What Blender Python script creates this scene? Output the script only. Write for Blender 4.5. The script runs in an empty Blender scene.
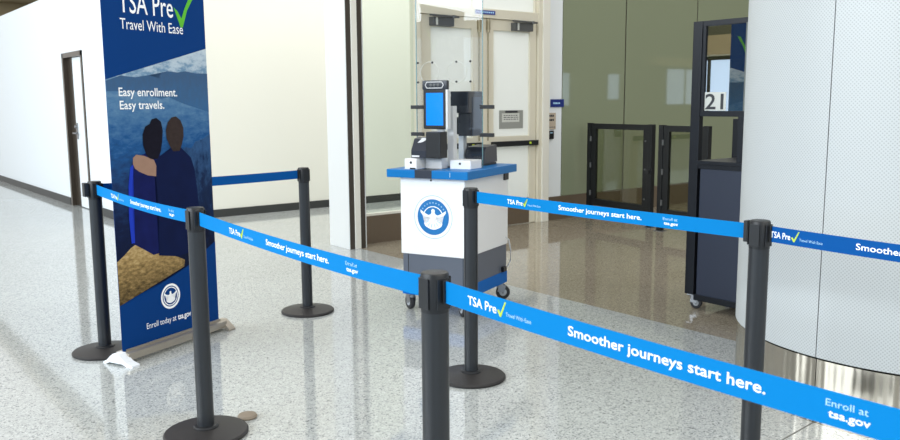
import bpy, bmesh, math, random
from mathutils import Vector, Matrix
random.seed(4)
PI = math.pi
scene = bpy.context.scene
COL = scene.collection

# ------------------------------------------------------------------ materials
def lin(c):
    out = []
    for v in c[:3]:
        v = v / 255.0
        out.append(v / 12.92 if v <= .04045 else ((v + .055) / 1.055) ** 2.4)
    return (*out, 1.0)

def new_mat(name):
    m = bpy.data.materials.new(name); m.use_nodes = True
    nt = m.node_tree
    return m, nt, nt.nodes['Principled BSDF']

def mat(name, rgb, rough=.5, metal=0.0, spec=.5, emit=None, estr=0.0, coat=0.0, vary=0.0, scale=30.0):
    m, nt, p = new_mat(name)
    p.inputs['Base Color'].default_value = lin(rgb)
    p.inputs['Roughness'].default_value = rough
    p.inputs['Metallic'].default_value = metal
    p.inputs['Specular IOR Level'].default_value = spec
    p.inputs['Coat Weight'].default_value = coat
    if emit:
        p.inputs['Emission Color'].default_value = lin(emit)
        p.inputs['Emission Strength'].default_value = estr
    if vary:
        n = nt.nodes.new('ShaderNodeTexNoise'); n.inputs['Scale'].default_value = scale
        tc = nt.nodes.new('ShaderNodeTexCoord'); nt.links.new(tc.outputs['Object'], n.inputs['Vector'])
        mp = nt.nodes.new('ShaderNodeMapRange'); mp.inputs['To Min'].default_value = 1 - vary; mp.inputs['To Max'].default_value = 1 + vary
        nt.links.new(n.outputs['Fac'], mp.inputs['Value'])
        mx = nt.nodes.new('ShaderNodeMix'); mx.data_type = 'RGBA'; mx.blend_type = 'MULTIPLY'
        mx.inputs[0].default_value = 1.0
        mx.inputs[6].default_value = lin(rgb)
        cb = nt.nodes.new('ShaderNodeCombineColor')
        for k in range(3): nt.links.new(mp.outputs['Result'], cb.inputs[k])
        nt.links.new(cb.outputs[0], mx.inputs[7])
        nt.links.new(mx.outputs[2], p.inputs['Base Color'])
    return m

def glass_mat(name, tint, f0=.05, film=0.0, filmcol=(235, 245, 245), rough=0.0):
    """thin architectural pane: clear body, reflection rising at grazing angles, optional white film"""
    m = bpy.data.materials.new(name); m.use_nodes = True
    nt = m.node_tree; nt.nodes.clear(); L = nt.links.new
    out = nt.nodes.new('ShaderNodeOutputMaterial')
    tr = nt.nodes.new('ShaderNodeBsdfTransparent'); tr.inputs[0].default_value = lin(tint)
    gl = nt.nodes.new('ShaderNodeBsdfGlossy'); gl.inputs['Roughness'].default_value = rough
    lw = nt.nodes.new('ShaderNodeLayerWeight'); lw.inputs[0].default_value = .5
    pw = nt.nodes.new('ShaderNodeMath'); pw.operation = 'POWER'; pw.inputs[1].default_value = 5
    ma = nt.nodes.new('ShaderNodeMath'); ma.operation = 'MULTIPLY_ADD'; ma.inputs[1].default_value = 1 - f0; ma.inputs[2].default_value = f0
    L(lw.outputs['Facing'], pw.inputs[0]); L(pw.outputs[0], ma.inputs[0])
    body = tr.outputs[0]
    if film:
        df = nt.nodes.new('ShaderNodeBsdfDiffuse'); df.inputs[0].default_value = lin(filmcol)
        tl = nt.nodes.new('ShaderNodeBsdfTranslucent'); tl.inputs[0].default_value = lin(filmcol)
        m1 = nt.nodes.new('ShaderNodeMixShader'); m1.inputs[0].default_value = .35
        L(df.outputs[0], m1.inputs[1]); L(tl.outputs[0], m1.inputs[2])
        ms = nt.nodes.new('ShaderNodeMixShader'); ms.inputs[0].default_value = film
        L(tr.outputs[0], ms.inputs[1]); L(m1.outputs[0], ms.inputs[2])
        body = ms.outputs[0]
    mix = nt.nodes.new('ShaderNodeMixShader')
    L(ma.outputs[0], mix.inputs[0]); L(body, mix.inputs[1]); L(gl.outputs[0], mix.inputs[2])
    L(mix.outputs[0], out.inputs['Surface'])
    return m

def terrazzo(name, base, light, dark, mid, rough, spec=.5):
    m, nt, p = new_mat(name)
    tc = nt.nodes.new('ShaderNodeTexCoord')
    v1 = nt.nodes.new('ShaderNodeTexVoronoi'); v1.inputs['Scale'].default_value = 165
    v2 = nt.nodes.new('ShaderNodeTexVoronoi'); v2.inputs['Scale'].default_value = 85
    nz = nt.nodes.new('ShaderNodeTexNoise'); nz.inputs['Scale'].default_value = 1.3; nz.inputs['Detail'].default_value = 3
    for t in (v1, v2, nz): nt.links.new(tc.outputs['Object'], t.inputs['Vector'])
    def ramp(src, stops):
        s = nt.nodes.new('ShaderNodeSeparateColor'); nt.links.new(src, s.inputs[0])
        r = nt.nodes.new('ShaderNodeValToRGB'); r.color_ramp.interpolation = 'CONSTANT'
        e = r.color_ramp.elements
        e[0].position, e[0].color = stops[0][0], lin(stops[0][1])
        e[1].position, e[1].color = stops[1][0], lin(stops[1][1])
        for pos, c in stops[2:]:
            k = e.new(pos); k.color = lin(c)
        nt.links.new(s.outputs[0], r.inputs[0]); return r.outputs[0]
    a = ramp(v1.outputs['Color'], [(0, base), (.45, light), (.62, base), (.74, mid), (.90, dark)])
    b = ramp(v2.outputs['Color'], [(0, base), (.80, light), (.90, mid), (.965, dark)])
    mx = nt.nodes.new('ShaderNodeMix'); mx.data_type = 'RGBA'; mx.inputs[0].default_value = .4
    nt.links.new(a, mx.inputs[6]); nt.links.new(b, mx.inputs[7])
    mr = nt.nodes.new('ShaderNodeMapRange'); mr.inputs['To Min'].default_value = .94; mr.inputs['To Max'].default_value = 1.05
    nt.links.new(nz.outputs['Fac'], mr.inputs['Value'])
    cb = nt.nodes.new('ShaderNodeCombineColor')
    for k in range(3): nt.links.new(mr.outputs['Result'], cb.inputs[k])
    m2 = nt.nodes.new('ShaderNodeMix'); m2.data_type = 'RGBA'; m2.blend_type = 'MULTIPLY'; m2.inputs[0].default_value = 1
    nt.links.new(mx.outputs[2], m2.inputs[6]); nt.links.new(cb.outputs[0], m2.inputs[7])
    nt.links.new(m2.outputs[2], p.inputs['Base Color'])
    p.inputs['Roughness'].default_value = rough
    p.inputs['Specular IOR Level'].default_value = spec
    return m

def perforated(name, base, hole):
    m, nt, p = new_mat(name)
    uv = nt.nodes.new('ShaderNodeUVMap')
    mp = nt.nodes.new('ShaderNodeMapping'); mp.inputs['Rotation'].default_value = (0, 0, PI / 4)
    vo = nt.nodes.new('ShaderNodeTexVoronoi'); vo.voronoi_dimensions = '2D'
    vo.inputs['Scale'].default_value = 88; vo.inputs['Randomness'].default_value = 0
    r = nt.nodes.new('ShaderNodeValToRGB')
    r.color_ramp.elements[0].position = .22; r.color_ramp.elements[0].color = lin(hole)
    r.color_ramp.elements[1].position = .34; r.color_ramp.elements[1].color = lin(base)
    nt.links.new(uv.outputs[0], mp.inputs[0]); nt.links.new(mp.outputs[0], vo.inputs['Vector'])
    nt.links.new(vo.outputs['Distance'], r.inputs[0]); nt.links.new(r.outputs[0], p.inputs['Base Color'])
    p.inputs['Roughness'].default_value = .45; p.inputs['Metallic'].default_value = 0
    return m

def steel(name, rgb, rough, aniso=.0, wave=0.0):
    m, nt, p = new_mat(name)
    p.inputs['Base Color'].default_value = lin(rgb); p.inputs['Metallic'].default_value = 1
    p.inputs['Roughness'].default_value = rough
    if aniso:
        p.inputs['Anisotropic'].default_value = aniso
        t = nt.nodes.new('ShaderNodeTangent'); t.direction_type = 'RADIAL'; t.axis = 'Z'
        nt.links.new(t.outputs[0], p.inputs['Tangent'])
    if wave:
        uv = nt.nodes.new('ShaderNodeUVMap'); mp = nt.nodes.new('ShaderNodeMapping')
        mp.inputs['Scale'].default_value = (9, .4, 1)
        n = nt.nodes.new('ShaderNodeTexNoise'); n.inputs['Scale'].default_value = 1.0; n.inputs['Detail'].default_value = 2
        b = nt.nodes.new('ShaderNodeBump'); b.inputs['Strength'].default_value = wave; b.inputs['Distance'].default_value = .02
        nt.links.new(uv.outputs[0], mp.inputs[0]); nt.links.new(mp.outputs[0], n.inputs['Vector'])
        nt.links.new(n.outputs['Fac'], b.inputs['Height']); nt.links.new(b.outputs[0], p.inputs['Normal'])
    return m

def print_mat(name, stops, nscale, namt, rough=.45, squash=(1, 1, 1)):
    """printed picture: vertical colour ramp (object z over 0..2 m) with cloudy detail"""
    m, nt, p = new_mat(name)
    tc = nt.nodes.new('ShaderNodeTexCoord'); s = nt.nodes.new('ShaderNodeSeparateXYZ')
    nt.links.new(tc.outputs['Object'], s.inputs[0])
    mp = nt.nodes.new('ShaderNodeMapping'); mp.inputs['Scale'].default_value = squash
    nt.links.new(tc.outputs['Object'], mp.inputs[0])
    n = nt.nodes.new('ShaderNodeTexNoise'); n.inputs['Scale'].default_value = nscale; n.inputs['Detail'].default_value = 6
    n.inputs['Roughness'].default_value = .65
    nt.links.new(mp.outputs[0], n.inputs['Vector'])
    ma = nt.nodes.new('ShaderNodeMath'); ma.operation = 'MULTIPLY_ADD'; ma.inputs[1].default_value = namt
    ma.inputs[2].default_value = -namt * .5
    nt.links.new(n.outputs['Fac'], ma.inputs[0])
    ad = nt.nodes.new('ShaderNodeMath'); ad.operation = 'ADD'
    hz = nt.nodes.new('ShaderNodeMath'); hz.operation = 'MULTIPLY'; hz.inputs[1].default_value = .5
    nt.links.new(s.outputs[2], hz.inputs[0]); nt.links.new(hz.outputs[0], ad.inputs[0]); nt.links.new(ma.outputs[0], ad.inputs[1])
    r = nt.nodes.new('ShaderNodeValToRGB'); e = r.color_ramp.elements
    e[0].position, e[0].color = stops[0][0] / 2, lin(stops[0][1])
    e[1].position, e[1].color = stops[-1][0] / 2, lin(stops[-1][1])
    for pos, c in stops[1:-1]:
        k = e.new(pos / 2); k.color = lin(c)
    nt.links.new(ad.outputs[0], r.inputs[0]); nt.links.new(r.outputs[0], p.inputs['Base Color'])
    p.inputs['Roughness'].default_value = rough; p.inputs['Specular IOR Level'].default_value = .12
    return m

M = dict(
    floor=terrazzo('light_terrazzo', (181, 185, 183), (206, 210, 208), (94, 98, 101), (150, 155, 155), .065, spec=.6),
    dark_floor=terrazzo('brown_terrazzo', (156, 147, 130), (184, 174, 156), (104, 96, 84), (134, 125, 110), .04, spec=.7),
    wall_cool=mat('white_paint_cool_lit', (232, 237, 240), .6, spec=.2),  # white paint with the cool daylight tint put into its colour
    wall_warm=mat('white_paint_warm_lit', (232, 231, 221), .6, spec=.2),  # white paint with the warm interior light put into its colour
    ceiling=mat('tan_ceiling', (165, 148, 116), .8, vary=.3, scale=.6),
    olive_wall=mat('olive_paint', (112, 112, 88), .7),
    tan=mat('tan_soffit', (196, 176, 130), .7),
    base=mat('charcoal_rubber', (52, 54, 54), .5),
    black=mat('black_powder_coat', (36, 39, 43), .34, spec=.5),
    black2=mat('black_plastic', (28, 30, 33), .42, spec=.4),
    base_black=mat('black_rubber_base', (45, 43, 43), .5, spec=.4),
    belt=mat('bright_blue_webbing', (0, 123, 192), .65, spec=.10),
    belt_dark=mat('deep_or_shaded_blue_webbing', (0, 80, 152), .65, spec=.12),  # plain belt's own deep blue; also shade painted on the column belt
    white_ink=mat('white_ink', (250, 252, 255), .5, emit=(255, 255, 255), estr=.05),  # white ink with a faint glow added to its colour
    pale_ink=mat('pale_ink', (176, 222, 250), .5),
    green_ink=mat('green_ink', (90, 190, 40), .5),
    yellow_green=mat('lime_ink', (190, 215, 60), .5),
    banner_blue=mat('banner_blue', (0, 58, 124), .6, spec=.12, vary=.03, scale=3),
    alu=mat('brushed_aluminium', (176, 168, 156), .35, metal=.6),
    foot=mat('white_plastic', (235, 240, 246), .4),
    frame=mat('cream_aluminium', (226, 220, 201), .4, metal=.1),
    frame_light=mat('pale_aluminium', (236, 234, 224), .4, metal=.1),
    bronze=mat('bronze_metal', (70, 62, 53), .3, metal=.3),
    brown_base=mat('brown_metal_sill', (110, 96, 80), .3, metal=.2),
    steel=mat('stainless_steel', (238, 241, 241), .28, metal=.5),
    steel_base=steel('brushed_stainless_base', (178, 172, 160), .2, aniso=.75, wave=1.0),
    perf=perforated('perforated_white_metal', (190, 194, 194), (163, 167, 168)),
    core=mat('dark_gap', (40, 40, 40), .8),
    glass=glass_mat('clear_glass', (246, 250, 248), .03),
    gate_glass=glass_mat('grey_gate_glass', (226, 228, 216), .07),
    desk_glass=glass_mat('reflective_podium_glass', (170, 176, 170), .42),
    film_glass=glass_mat('white_film_glass', (240, 246, 245), .02, film=.75, filmcol=(252, 253, 252)),
    acrylic=glass_mat('clear_acrylic', (251, 252, 252), .025),
    acrylic_edge=mat('acrylic_edge', (110, 150, 156), .25),
    olive_glass=mat('olive_back_painted_glass', (138, 146, 122), .03, spec=.65),
    grey_closer=mat('grey_metal', (92, 94, 94), .4, metal=.3),
    brass=mat('satin_metal', (160, 150, 126), .35, metal=.8),
    notice=mat('grey_notice', (150, 152, 146), .5),
    notice_light=mat('pale_notice', (205, 207, 200), .5),
    room_sign=mat('tan_sign_plate', (190, 176, 158), .5),
    dark_ink=mat('dark_ink', (52, 54, 58), .6),
    navy_sign=mat('navy_sign', (12, 40, 120), .4),
    violet_sign=mat('violet_blue_sign', (64, 74, 150), .4),
    kiosk_white=mat('white_laminate', (251, 252, 253), .35),
    kiosk_grey=mat('slate_grey_laminate', (94, 101, 114), .42),
    kiosk_blue=mat('blue_edge_band', (0, 116, 188), .4, spec=.25),
    bumper=mat('blue_bumper', (0, 104, 190), .5, spec=.2),
    navy=mat('dark_navy_plastic', (38, 46, 60), .4),
    device=mat('blue_black_plastic', (36, 42, 54), .35),
    device_lit=mat('slate_sheen_plastic', (66, 80, 100), .35),  # lighter copy of the housing plastic, sheen put into the colour
    shell=mat('pale_grey_plastic', (222, 224, 226), .4),
    screen=mat('blue_screen', (6, 120, 220), .2, emit=(0, 130, 240), estr=.45),
    chrome=steel('chrome', (150, 152, 155), .4),
    tyre=mat('dark_tyre', (40, 41, 44), .5),
    wheel=mat('pale_wheel', (176, 182, 188), .35),
    seal_blue=mat('seal_blue', (8, 116, 186), .45),
    seal_pale=mat('seal_pale', (170, 205, 228), .45),
    podium=mat('navy_podium_panel', (38, 46, 64), .42),
    podium_frame=mat('dark_slate_frame', (20, 24, 31), .4, spec=.3),
    gate_frame=mat('charcoal_gate_frame', (26, 28, 30), .4, spec=.3),
    taupe=mat('taupe_rubber', (140, 128, 112), .6),
    joint=mat('grey_joint', (112, 112, 108), .6),
    window_lit=mat('daylight_window', (200, 225, 250), .3, emit=(205, 228, 255), estr=1.6),
    pale_post=mat('pale_grey_post', (104, 110, 108), .4),
    p_canyon=print_mat('printed_canyon', [(.3, (8, 14, 36)), (.75, (18, 30, 64)), (.98, (30, 56, 100)), (1.2, (34, 86, 142)), (1.42, (84, 126, 166)), (1.58, (116, 150, 180)), (1.68, (182, 200, 214)), (1.8, (200, 214, 224))], 13, .30, squash=(1, 1, 2.2)),
    p_cliff=print_mat('printed_cliff', [(1.2, (40, 84, 136)), (1.4, (62, 104, 148)), (1.6, (66, 96, 132))], 16, .22, squash=(2.5, 1, 1)),
    p_near=print_mat('printed_near_cliff', [(.5, (14, 20, 44)), (.9, (20, 40, 76)), (1.22, (52, 88, 132))], 14, .5, squash=(1.6, 1, 1)),
    p_rock=print_mat('printed_rock', [(.3, (66, 54, 34)), (.45, (128, 106, 68)), (.56, (168, 140, 92)), (.66, (196, 170, 120))], 26, .34, squash=(1, 1, 2)),
    p_shirt_l=mat('printed_indigo_shirt', (20, 28, 84), .6, spec=.1, vary=.35, scale=12),
    p_rim=mat('printed_blue_rim', (34, 62, 190), .6, spec=.1),
    p_shirt_r=mat('printed_navy_shirt', (14, 26, 66), .6, spec=.1, vary=.3, scale=9),
    p_hair=mat('printed_hair', (22, 21, 34), .6, spec=.1, vary=.3, scale=40),
    p_hair2=mat('printed_brown_hair', (58, 48, 46), .6, spec=.1, vary=.3, scale=40),
    p_skin=mat('printed_skin', (160, 128, 110), .6, spec=.1, vary=.12, scale=20),
)

# ------------------------------------------------------------------ mesh helpers
class MB:
    def __init__(s):
        s.bm = bmesh.new(); s.uv = None
    def _merge(s, b, mtx=None):
        if mtx is not None: bmesh.ops.transform(b, matrix=mtx, verts=b.verts)
        me = bpy.data.meshes.new('tmp'); b.to_mesh(me); b.free()
        s.bm.from_mesh(me); bpy.data.meshes.remove(me)
    def box(s, c, d, bev=0.0, rz=0.0, rx=0.0, ry=0.0, seg=2):
        b = bmesh.new(); bmesh.ops.create_cube(b, size=1)
        bmesh.ops.scale(b, vec=d, verts=b.verts)
        if bev: bmesh.ops.bevel(b, geom=b.edges[:], offset=bev, segments=seg, profile=.7, affect='EDGES')
        s._merge(b, Matrix.Translation(c) @ Matrix.Rotation(rz, 4, 'Z') @ Matrix.Rotation(rx, 4, 'X') @ Matrix.Rotation(ry, 4, 'Y')); return s
    def span(s, a, b, bev=0.0):
        return s.box([(a[i] + b[i]) / 2 for i in range(3)], [abs(b[i] - a[i]) for i in range(3)], bev)
    def lathe(s, prof, c=(0, 0, 0), n=40, axis=None):
        b = bmesh.new(); rings = []
        for r, z in prof:
            if r < 1e-6: rings.append([b.verts.new((0, 0, z))])
            else: rings.append([b.verts.new((r * math.cos(2 * PI * k / n), r * math.sin(2 * PI * k / n), z)) for k in range(n)])
        for A, B_ in zip(rings, rings[1:]):
            for k in range(n):
                q = [A[k % len(A)], A[(k + 1) % len(A)], B_[(k + 1) % len(B_)], B_[k % len(B_)]]
                q = list(dict.fromkeys(q))
                if len(q) > 2: b.faces.new(q)
        if len(rings[0]) > 1: b.faces.new(rings[0][::-1])
        if len(rings[-1]) > 1: b.faces.new(rings[-1])
        bmesh.ops.recalc_face_normals(b, faces=b.faces)
        m = Matrix.Translation(c)
        if axis is not None: m = m @ Vector((0, 0, 1)).rotation_difference(Vector(axis).normalized()).to_matrix().to_4x4()
        s._merge(b, m); return s
    def cyl(s, a, b_, r, n=20, bev=0.0):
        a = Vector(a); b_ = Vector(b_); h = (b_ - a).length
        pr = [(r, 0), (r, h)] if not bev else [(r - bev, 0), (r, bev), (r, h - bev), (r - bev, h)]
        return s.lathe([(0, pr[0][1])] + pr + [(0, pr[-1][1])], a, n, b_ - a)
    def torus(s, c, R, r, axis=(0, 0, 1), n=40, k=8):
        b = bmesh.new(); g = []
        for i in range(n):
            t = 2 * PI * i / n
            g.append([b.verts.new(((R + r * math.cos(2 * PI * j / k)) * math.cos(t), (R + r * math.cos(2 * PI * j / k)) * math.sin(t), r * math.sin(2 * PI * j / k))) for j in range(k)])
        for i in range(n):
            for j in range(k):
                b.faces.new((g[i][j], g[(i + 1) % n][j], g[(i + 1) % n][(j + 1) % k], g[i][(j + 1) % k]))
        bmesh.ops.recalc_face_normals(b, faces=b.faces)
        s._merge(b, Matrix.Translation(c) @ Vector((0, 0, 1)).rotation_difference(Vector(axis).normalized()).to_matrix().to_4x4()); return s
    def tube(s, pts, r, k=8):
        b = bmesh.new(); pts = [Vector(p) for p in pts]; rings = []
        for i, p in enumerate(pts):
            t = (pts[min(i + 1, len(pts) - 1)] - pts[max(i - 1, 0)]).normalized()
            u = t.cross(Vector((0, 0, 1)));
            if u.length < .05: u = t.cross(Vector((1, 0, 0)))
            u.normalize(); v = t.cross(u)
            rings.append([b.verts.new(p + r * (math.cos(2 * PI * j / k) * u + math.sin(2 * PI * j / k) * v)) for j in range(k)])
        for A, B_ in zip(rings, rings[1:]):
            for j in range(k): b.faces.new((A[j], A[(j + 1) % k], B_[(j + 1) % k], B_[j]))
        b.faces.new(rings[0][::-1]); b.faces.new(rings[-1])
        bmesh.ops.recalc_face_normals(b, faces=b.faces)
        s._merge(b); return s
    def flat(s, pts, f, thick=.0006):
        """2-D outline (u, v) laid on a plane by f(u, v, w) -> xyz, w = height off the plane"""
        b = bmesh.new()
        top = [b.verts.new(f(u, v, thick)) for u, v in pts]
        bot = [b.verts.new(f(u, v, 0)) for u, v in pts]
        b.faces.new(top); b.faces.new(bot[::-1])
        n = len(pts)
        for i in range(n): b.faces.new((top[i], bot[i], bot[(i + 1) % n], top[(i + 1) % n]))
        bmesh.ops.triangulate(b, faces=[x for x in b.faces if len(x.verts) > 4])
        bmesh.ops.recalc_face_normals(b, faces=b.faces)
        s._merge(b); return s
    def ring(s, c, r0, r1, f, n=48, thick=.0006, a0=0, a1=2 * PI):
        b = bmesh.new(); full = abs(a1 - a0 - 2 * PI) < 1e-6
        m = n if full else n + 1; V = []
        for i in range(m):
            t = a0 + (a1 - a0) * i / n
            V.append([b.verts.new(f(c[0] + r * math.cos(t), c[1] + r * math.sin(t), thick)) for r in (r0, r1)])
        for i in range(n):
            A, B_ = V[i], V[(i + 1) % m]
            b.faces.new((A[0], A[1], B_[1], B_[0]))
        s._merge(b); return s
    def arc(s, c, r0, r1, z0, z1, a0, a1, n=24):
        """curved shell piece with UVs in metres"""
        b = bmesh.new(); uvl = b.loops.layers.uv.new('UVMap'); V = []
        for i in range(n + 1):
            t = a0 + (a1 - a0) * i / n; ct, st = math.cos(t), math.sin(t)
            V.append([b.verts.new((c[0] + r * ct, c[1] + r * st, z)) for r, z in ((r1, z0), (r1, z1), (r0, z1), (r0, z0))])
        fs = []
        for i in range(n):
            for j in range(4):
                k = (j + 1) % 4
                fc = b.faces.new((V[i][j], V[i + 1][j], V[i + 1][k], V[i][k])); fs.append((fc, i, j))
                for lp, (ii, jj) in zip(fc.loops, ((i, j), (i + 1, j), (i + 1, k), (i, k))):
                    lp[uvl].uv = ((a0 + (a1 - a0) * ii / n) * r1, V[ii][jj].co.z)
        b.faces.new(V[0]); b.faces.new(V[-1][::-1])
        bmesh.ops.recalc_face_normals(b, faces=b.faces)
        s._merge(b); return s
    def raw(s, verts, faces):
        vs = [s.bm.verts.new(v) for v in verts]
        for f in faces:
            try: s.bm.faces.new([vs[i] for i in f])
            except ValueError: pass
        return s
    def build(s, name, m, parent=None, smooth=None):
        me = bpy.data.meshes.new(name); s.bm.to_mesh(me); s.bm.free()
        me.materials.append(m)
        if smooth is not None:
            me.shade_smooth(); me.set_sharp_from_angle(angle=math.radians(smooth))
        o = bpy.data.objects.new(name, me); COL.objects.link(o)
        if parent is not None: o.parent = parent
        return o

def tag(o, label=None, cat=None, group=None, kind=None):
    if label: o['label'] = label
    if cat: o['category'] = cat
    if group: o['group'] = group
    if kind: o['kind'] = kind
    return o
def thing(name, loc=(0, 0, 0), rz=0.0, label=None, cat=None, group=None, kind=None):
    o = bpy.data.objects.new(name, None); COL.objects.link(o)
    o.location = loc; o.rotation_euler = (0, 0, rz); o.empty_display_size = .1
    return tag(o, label, cat, group, kind)
def struct(name, mb, m, parent=None, smooth=None):
    o = mb.build(name, m, parent, smooth)
    if parent is None: o['kind'] = 'structure'
    return o
def copy_tree(o, parent=None):
    c = o.copy(); COL.objects.link(c); c.parent = parent
    for ch in [x for x in COL.objects if x.parent == o]: copy_tree(ch, c)
    return c

_txt = {}
def text_geo(body, bold=0.0):
    k = (body, bold)
    if k not in _txt:
        cu = bpy.data.curves.new('t', 'FONT'); cu.body = body; cu.size = 1; cu.offset = bold; cu.resolution_u = 3
        ob = bpy.data.objects.new('t', cu); COL.objects.link(ob)
        dg = bpy.context.evaluated_depsgraph_get(); dg.update()
        me = bpy.data.meshes.new_from_object(ob.evaluated_get(dg))
        _txt[k] = ([tuple(v.co) for v in me.vertices], [tuple(p.vertices) for p in me.polygons])
        bpy.data.objects.remove(ob); bpy.data.curves.remove(cu); bpy.data.meshes.remove(me)
    return _txt[k]
def add_text(mb, body, u0, u1, v0, cap, f, w=.0008, bold=0.0):
    """letters from u0 to u1, baseline v0, capital height cap, laid on a plane by f"""
    vs, fs = text_geo(body, bold)
    a = min(v[0] for v in vs); b = max(v[0] for v in vs)
    kx = (u1 - u0) / (b - a); ky = cap / .70
    return mb.raw([f(u0 + (x - a) * kx, v0 + y * ky, w) for x, y, z in vs], fs)

def eagle(mb, c, R, f, w):
    """spread eagle of the round seal, wings raised, shield and tail below"""
    half = [(0, .48), (.06, .48), (.11, .40), (.10, .28), (.16, .18), (.30, .14), (.52, .24), (.80, .42), (.79, .27), (.68, .14), (.50, .07), (.16, .02), (.15, -.06), (.58, -.34), (.50, -.48), (.34, -.57), (.16, -.64), (0, -.66)]
    pts = [(c[0] + x * R, c[1] + y * R) for x, y in half] + [(c[0] - x * R, c[1] + y * R) for x, y in half[-2:0:-1]]
    mb.flat(pts, lambda u, v, q: f(u, v, w + q), .0004)
    return mb

# ------------------------------------------------------------------ camera
H = 1.4294
cam_d = bpy.data.cameras.new('camera'); cam = bpy.data.objects.new('camera', cam_d); COL.objects.link(cam)
cam.location = (0, 0, H)
cam.rotation_euler = (Matrix.Rotation(math.radians(-38.399), 4, 'Z') @ Matrix.Rotation(math.radians(90 - 8.063), 4, 'X')
                      @ Matrix.Rotation(math.radians(-.376), 4, 'Z')).to_euler()
cam_d.sensor_width = 36; cam_d.lens = 830.61 / 900 * 36
cam_d.clip_start = .05; cam_d.clip_end = 200
cam_d.dof.use_dof = True; cam_d.dof.focus_distance = 4.6; cam_d.dof.aperture_fstop = 9
scene.camera = cam

# ------------------------------------------------------------------ the setting
FY, LX, WY = 7.12, 3.12, 10.05            # facade plane, left wall plane, back wall plane
EX = 4.34                                  # where the pale floor meets the brown floor
mb = MB(); mb.span((-12, -8, -.1), (EX, 26, 0)); mb.span((EX, 7.2, -.1), (42, 26, 0))
struct('floor', mb, M['floor'])
struct('floor', MB().span((EX, -8, -.1), (42, 7.2, 0)), M['dark_floor'])
# left wall with its door opening (Y 11.72 .. 12.68), top at 2.98
mb = MB()
mb.span((LX, WY, 0), (LX + .16, 11.68, 2.98)); mb.span((LX, 12.70, 0), (LX + .16, 26, 2.98)); mb.span((LX, 11.68, 2.14), (LX + .16, 12.70, 2.98))
struct('wall_left', mb, M['wall_cool'])
struct('wall_back', MB().span((LX, WY + .001, 0), (14, WY + .16, 3.6)), M['wall_warm'])
struct('baseboard_left', MB().span((LX - .014, 12.72, 0), (LX, 26, .105)), M['base'])
struct('baseboard_left', MB().span((LX - .014, WY - .014, 0), (LX, 11.66, .105)), M['base'])
struct('baseboard_back', MB().span((LX, WY - .014, 0), (14, WY, .10)), M['base'])
# tan soffit beyond the top of the left wall
mb = MB(); mb.span((LX + .3, 11, 3.9), (30, 60, 4.1))
for k in range(8): mb.span((LX + .3, 13 + 5 * k, 3.55), (30, 13.4 + 5 * k, 3.9))
struct('ceiling', mb, M['ceiling'])

# door in the left wall
d1 = thing('door_1', (LX, 12.19, 0), 0, kind='structure')
mb = MB(); mb.span((-.012, .43, 0), (.12, .50, 2.14)); mb.span((-.012, -.50, 0), (.12, -.44, 2.14)); mb.span((-.012, -.50, 2.075), (.12, .50, 2.14))
mb.build('door_frame', M['bronze'], d1)
mb = MB(); mb.span((.05, .14, .01), (.09, .43, 2.075)); mb.build('door_side_panel', M['bronze'], d1)
MB().span((.035, -.44, .012), (.085, .14, 2.07), .002).build('door_leaf', M['wall_cool'], d1)
mb = MB(); mb.span((.022, .05, .96), (.036, .11, 1.18), .004); mb.cyl((.03, .08, 1.04), (-.03, .08, 1.04), .012); mb.cyl((-.03, .085, 1.04), (-.03, -.05, 1.04), .010)
mb.cyl((.03, .08, 1.13), (-.004, .08, 1.13), .02)
mb.build('door_handle', M['chrome'], d1)

# far walls behind the camera, with daylight windows (seen in reflections)
struct('wall_far', MB().span((-12, -6.2, 0), (42, -6, 7)), M['olive_wall'])
struct('wall_west', MB().span((-10.2, -6, 0), (-10, 26, 3.9)), M['olive_wall'])
wn = 0
def far_window(a, b, axis):
    global wn
    w = thing('window_%d' % (10 + wn), a, 0, kind='structure'); wn += 1
    if axis == 'y':       # in the wall at Y = -6, a = (x0, -6, z0), b = (x1, -6, z1)
        W, Hh = b[0] - a[0], b[2] - a[2]
        MB().span((0, .01, 0), (W, .03, Hh)).build('pane', M['window_lit'], w)
        mb = MB()
        n = max(1, round(W / 1.4))
        for k in range(n + 1): mb.span((W * k / n - .03, .0, 0), (W * k / n + .03, .07, Hh))
        mb.span((0, 0, -.05), (W, .07, .0)); mb.span((0, 0, Hh), (W, .07, Hh + .05)); mb.build('window_frame', M['bronze'], w)
    else:
        W, Hh = b[1] - a[1], b[2] - a[2]
        MB().span((.01, 0, 0), (.03, W, Hh)).build('pane', M['window_lit'], w)
        mb = MB(); n = max(1, round(W / 1.6))
        for k in range(n + 1): mb.span((0, W * k / n - .04, 0), (.07, W * k / n + .04, Hh))
        mb.span((0, 0, -.05), (.07, W, .0)); mb.span((0, 0, Hh), (.07, W, Hh + .05)); mb.build('window_frame', M['bronze'], w)
for x0, x1, z0, z1 in ((20.6, 21.3, 1.3, 2.4), (23.2, 23.9, 1.5, 2.4), (26.6, 29.0, 1.3, 2.65), (-7, -2.5, .5, 2.9), (-1.5, .3, .3, 2.9), (3.2, 5.8, .3, 2.9), (8, 12, .5, 2.9)):
    far_window((x0, -6, z0), (x1, -6, z1), 'y')
far_window((-10, -4, .5), (-10, 3, 2.9), 'x'); far_window((-10, 5, .5), (-10, 9, 2.9), 'x'); far_window((-10, 10.4, .5), (-10, 18, 2.5), 'x')
struct('trim_1', MB().span((-10, 9.5, 2.6), (-9.3, 20, 3.1)), M['tan'])
struct('trim_2', MB().span((25.5, -6, 2.75), (31, -5.6, 3.05)), M['tan'])

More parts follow.
